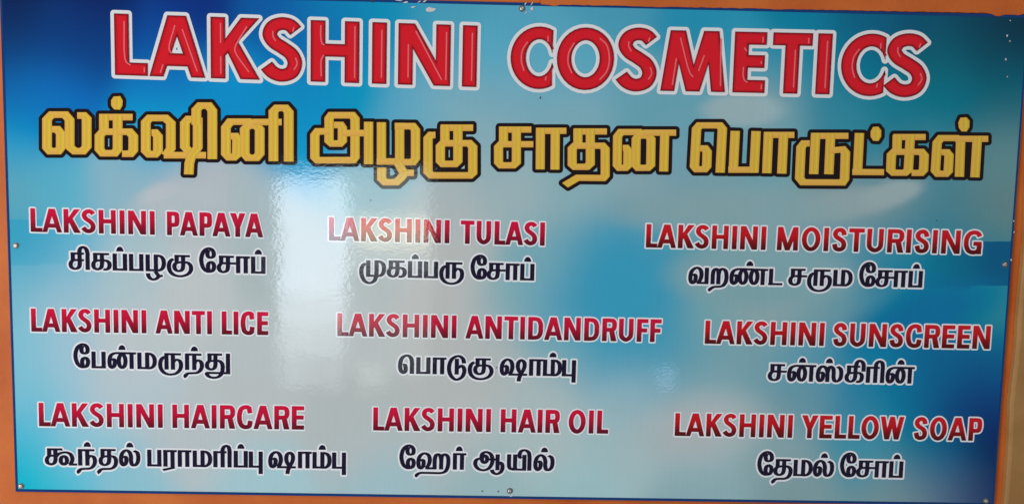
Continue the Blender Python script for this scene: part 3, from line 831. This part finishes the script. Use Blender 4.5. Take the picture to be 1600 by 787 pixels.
# ---- gold Tamil heading
for ox, oy, sc, hx, hy, strokes in GOLD:
    if ox != 1300:                              # the last group continues the word before it
        fill, out = Sheet(), Sheet()
    polys = []
    for n, st in enumerate(strokes):
        closed = st[0] == '@'; dot = st[0] == '*'
        p = [(ox + a / sc, oy + c / sc) for a, c in pts(st.lstrip('@*'))]
        dep = D_FILL + n * 2.2e-5
        if dot:
            cx = sum(q[0] for q in p) / len(p); cy = sum(q[1] for q in p) / len(p)
            polys.append([(q[0], -q[1]) for q in p])
            k = len(p)
            fill.add(p + [(cx, cy)], [(i, (i + 1) % k, k) for i in range(k)], dep, [(.05 if q[0] < cx else .95, 0) for q in p] + [(.5, 0)])
            continue
        for sg, (L0, R0, R1, L1) in enumerate(ribbon(p, hx / sc, hy / sc, closed)):
            dep = D_FILL + n * 2.2e-5 + sg * 1.3e-6
            dx, dy = (L1[0] + R1[0] - L0[0] - R0[0]), (L1[1] + R1[1] - L0[1] - R0[1])
            vert = abs(dy) > abs(dx) * .45
            side = (L0[0] - R0[0]) if vert else (L0[1] - R0[1])
            u = (0, 1, 1, 0) if side < 0 else (1, 0, 0, 1)
            fill.add([L0, R0, R1, L1], [(0, 1, 2, 3)], dep, [(a, 0) for a in u], 0 if vert else 1)
            polys.append(hull([(q[0], -q[1]) for q in (L0, R0, R1, L1)]))
    vs, tr = union(polys)
    gv, gt = grow(vs, tr, 5.4, 16)
    out.add([(v[0], -v[1]) for v in gv], gt, D_OUT + (ox % 7) * 1e-5)
    out.add([(v[0], -v[1]) for v in vs], tr, D_OUT + .0003 + (ox % 7) * 1e-5)
    if ox != 1060:
        gold = fill.build('heading_word', [m_gold, m_gold_flat], sign)
        out.build('letter_outline', m_black, gold)

# ---- nine product names and their Tamil lines
for i, ((x0, y0, k, cap, words), (tx, ty, tk, ts, glyphs)) in enumerate(zip(WORDS, TEXT)):
    ln = Line(x0, y0, k)
    idx = 0
    for wd in words.split('|'):
        word, xa, xb = wd.split()
        fill, out = Sheet(), Sheet()
        latin_word(fill, out, ln, word, float(xa), float(xb), cap, 20.3, 17.6, 2.3, idx); idx += len(word)
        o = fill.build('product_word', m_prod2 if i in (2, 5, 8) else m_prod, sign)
        out.build('letter_outline', m_pale, o)
    ln = Line(tx, ty, tk)
    fill, out = Sheet(), Sheet()
    for n, g in enumerate(glyphs.split('|')):
        nm, x = g.split()
        vs, tr = union(stroke_polys(TG[nm], 33 * ts, 17.5 * ts, ts, ts, 4))
        put(fill, ln, float(x), vs, tr, D_FILL + (n % 3) * 4e-5)
        gv, gt = grow(vs, tr, 2.7, 10)
        put(out, ln, float(x), gv, gt, D_OUT + (n % 3) * 5e-5)
    o = fill.build('tamil_line', m_navy, sign)
    out.build('letter_outline', m_pale, o)

# ---- screws
mt_steel, nt, b = new_mat('zinc_screw_steel'); b.inputs['Metallic'].default_value = .85; b.inputs['Roughness'].default_value = .42
b.inputs['Base Color'].default_value = (.58, .55, .50, 1)
mt_wash, nt, b = new_mat('dull_washer_steel'); b.inputs['Metallic'].default_value = .6; b.inputs['Roughness'].default_value = .6
b.inputs['Base Color'].default_value = (.16, .15, .14, 1)


def lathe(name, prof, mat, n=20, cross=0):
    V, F = [], []
    for r, d in prof:
        for i in range(n):
            a = 2 * math.pi * i / n
            V.append((r * math.cos(a), -d, r * math.sin(a)))
    for j in range(len(prof) - 1):
        for i in range(n):
            F.append((j * n + i, j * n + (i + 1) % n, (j + 1) * n + (i + 1) % n, (j + 1) * n + i))
    F.append(tuple(range((len(prof) - 1) * n, len(prof) * n)))
    me = bpy.data.meshes.new(name); me.from_pydata(V, [], F); me.update()
    me.materials.append(mat)
    import bmesh
    bm = bmesh.new(); bm.from_mesh(me); bmesh.ops.recalc_face_normals(bm, faces=bm.faces); bm.to_mesh(me); bm.free()
    return me


def cross_recess():
    """two crossed dark slots at the bottom of the recess, joined into the head"""
    return None


me_head = lathe('screw', [(.0048, 0), (.0047, .0016), (.0040, .0026), (.0028, .0031), (.0019, .0031), (.0010, .0012), (.0004, .0009)], mt_steel)
me_wash = lathe('washer', [(.0074, 0), (.0074, .0008), (.0068, .0013), (.0050, .0012), (.0044, .0008)], mt_wash)
for px, py in ((815.5, 14), (25, 383.5), (1570, 413), (33, 758.5), (796.5, 766), (1540.5, 781.5)):
    x, z = to_plane(px, py)
    s_ = bpy.data.objects.new('screw', me_head); link(s_, sign); s_.location = (x, -.0009, z - ZC)
    s_.rotation_euler = (0, random.uniform(0, 3), 0)
    w_ = bpy.data.objects.new('washer', me_wash); link(w_, s_); w_.location = (0, .0006, 0)

# ---- wear: torn flakes, nail marks and pen specks
mt_flake, nt, b = new_mat('bare_white_board'); b.inputs['Base Color'].default_value = (.50, .50, .50, 1); b.inputs['Roughness'].default_value = .7
mt_mark, nt, b = new_mat('dark_nick'); b.inputs['Base Color'].default_value = (.02, .02, .025, 1); b.inputs['Roughness'].default_value = .7


def blob(sheet, cx, cy, rx, ry, rot=0, n=11, rough=.35):
    q = []
    for i in range(n):
        a = 2 * math.pi * i / n; r = 1 + random.uniform(-rough, rough)
        x, y = rx * r * math.cos(a), ry * r * math.sin(a)
        q.append((cx + x * math.cos(rot) - y * math.sin(rot), cy + x * math.sin(rot) + y * math.cos(rot)))
    sheet.add(q, [tuple(range(n))], .0010)
    return sheet


for a in ((672, 15, 8, 3.4, -.1), (646, 11.5, 3.2, 1.4, -.3), (634, 4, 4, 1.1, -.2), (655, 3, 3, .9, -.5), (664, 2, 4, .9, -.6), (622, 1, 6, .8, .1), (821, 6, 2.4, 1, -.9), (831, 6, 3.6, .8, -1.0),
          (831, 14, 2.2, 3.4, .2), (822, 20, 3.0, .6, -.7), (828, 19, 1.2, .6, .4), (1573.5, 56, 1.3, 2.0, .2), (1578, 64.5, 1.2, 1, 0), (1571.5, 93, 1.4, 1.6, 0), (1578.5, 32.5, 1, 1, 0), (1574, 120, .9, 1.1, 0),
          (800, 773.5, 3.5, 1.1, -.5), (1584.5, 362.5, 1.2, 1.5, 0), (1580, 406, 1.1, 1.8, 0), (1584, 345, .8, 1.6, 0)):
    blob(Sheet(), *a).build('torn_patch', mt_flake, sign)
for a in ((753.5, 766.5, 1.1, 1.1), (778.5, 767, 1.1, 1.1), (582, 2, 1.4, 2.6, .3), (844, 153, .9, 2.0, 0), (844.5, 128, .9, 1.3, 0), (579, 313, .9, 1.0, 0), (776, 574, .7, 1.1, 0), (1464, 344.5, 1.5, .6, .2)):
    blob(Sheet(), *a).build('nail_hole', mt_mark, sign)

# ------------------------------------------------------------------ the wall
mt_wall, nt, b = new_mat('orange_wall_paint')
b.inputs['Roughness'].default_value = .62
b.inputs['Specular IOR Level'].default_value = .25
tc = nt.nodes.new('ShaderNodeTexCoord')
n1 = nt.nodes.new('ShaderNodeTexNoise'); n1.inputs['Scale'].default_value = 5; n1.inputs['Detail'].default_value = 6
n2 = nt.nodes.new('ShaderNodeTexNoise'); n2.inputs['Scale'].default_value = 70; n2.inputs['Detail'].default_value = 5
nt.links.new(tc.outputs['Object'], n1.inputs['Vector']); nt.links.new(tc.outputs['Object'], n2.inputs['Vector'])
cr = nt.nodes.new('ShaderNodeValToRGB')
cr.color_ramp.elements[0].position = .30; cr.color_ramp.elements[0].color = (.42, .078, .010, 1)
cr.color_ramp.elements[1].position = .68; cr.color_ramp.elements[1].color = (.55, .135, .024, 1)
nt.links.new(n1.outputs[0], cr.inputs[0]); nt.links.new(cr.outputs[0], b.inputs['Base Color'])
bp = nt.nodes.new('ShaderNodeBump'); bp.inputs['Strength'].default_value = .5; bp.inputs['Distance'].default_value = .0015
nt.links.new(n2.outputs[0], bp.inputs['Height']); nt.links.new(bp.outputs[0], b.inputs['Normal'])


def box(name, x0, x1, y0, y1, z0, z1, mat, parent=None, bevel=0):
    import bmesh
    bm = bmesh.new()
    bmesh.ops.create_cube(bm, size=1)
    for v in bm.verts:
        v.co = ((x0 + x1) / 2 + v.co.x * (x1 - x0), (y0 + y1) / 2 + v.co.y * (y1 - y0), (z0 + z1) / 2 + v.co.z * (z1 - z0))
    if bevel:
        bmesh.ops.bevel(bm, geom=bm.edges[:], offset=bevel, segments=3, affect='EDGES')
    me = bpy.data.meshes.new(name); bm.to_mesh(me); bm.free()
    me.materials.append(mat)
    return link(bpy.data.objects.new(name, me), parent)


wall = box('plaster_wall', -2.6, 2.6, .0075, .20, 0, 3.2, mt_wall)
wall['label'] = 'orange painted plaster wall that carries the printed sign'; wall['category'] = 'wall'

# paint and filler run over the sign's top edge
lip = Sheet()
top = []
xp = 845.0
random.seed(11)
while xp < 1640:
    ye = 8.0 + (xp - 845) * .0195
    y = ye - .6 + random.uniform(-.45, .45)
    for c, wd, d in ((866, 7, 2.2), (1558, 9, 5.0), (1575, 8, 2.0), (1590, 6, 2.4), (1215, 14, 1.0), (1020, 20, .6)):
        y += d * math.exp(-((xp - c) / wd) ** 2)
    top.append((xp, y)); xp += 5
q = top + [(1645, -40), (845, -40)]
k = len(top)
V = []
for d_, grow_ in ((.0065, 0), (.0, 0)):
    for px, py in q:
        x, z = to_plane(px, py); V.append((x, -d_ + (.004 if d_ else .0072), z))
nq = len(q)
F = [tuple(range(nq))] + [(i, nq + i, nq + (i + 1) % nq, (i + 1) % nq) for i in range(nq)]
me = bpy.data.meshes.new('paint_lip'); me.from_pydata(V, [], F); me.update(); me.materials.append(mt_wall)
link(bpy.data.objects.new('paint_lip', me), wall)

# tan pillar beside the sign
mt_tan, nt, b = new_mat('tan_pillar_paint'); b.inputs['Roughness'].default_value = .6
tc = nt.nodes.new('ShaderNodeTexCoord')
n1 = nt.nodes.new('ShaderNodeTexNoise'); n1.inputs['Scale'].default_value = 9; n1.inputs['Detail'].default_value = 6
nt.links.new(tc.outputs['Object'], n1.inputs['Vector'])
cr = nt.nodes.new('ShaderNodeValToRGB')
cr.color_ramp.elements[0].position = .3; cr.color_ramp.elements[0].color = (.27, .135, .040, 1)
cr.color_ramp.elements[1].position = .7; cr.color_ramp.elements[1].color = (.36, .19, .062, 1)
nt.links.new(n1.outputs[0], cr.inputs[0]); nt.links.new(cr.outputs[0], b.inputs['Base Color'])
xl = to_plane(1573, 700)[0]
rows = 220
V, F = [], []
for j in range(rows + 1):
    z = 3.2 * j / rows
    xe = xl + .0022 * math.sin(z * 9.1) + .0016 * math.sin(z * 23.7 + 1) + random.uniform(-.0009, .0009)
    V += [(xe, .0070, z), (xe + .0008, -.004, z), (xe + .0032, -.0085, z), (xe + .008, -.0100, z), (xl + .42, -.0100, z), (xl + .42, .0070, z)]
for j in range(rows):
    for i in range(6):
        F.append((j * 6 + i, j * 6 + (i + 1) % 6, (j + 1) * 6 + (i + 1) % 6, (j + 1) * 6 + i))
F += [(5, 4, 3, 2, 1, 0), tuple(rows * 6 + i for i in range(6))]
import bmesh
me = bpy.data.meshes.new('pillar'); me.from_pydata(V, [], F); me.update(); me.materials.append(mt_tan)
bm = bmesh.new(); bm.from_mesh(me); bmesh.ops.recalc_face_normals(bm, faces=bm.faces); bm.to_mesh(me); bm.free()
pil = link(bpy.data.objects.new('pillar', me))
pil['label'] = 'tan painted pillar edge at the right, beside the sign'; pil['category'] = 'pillar'
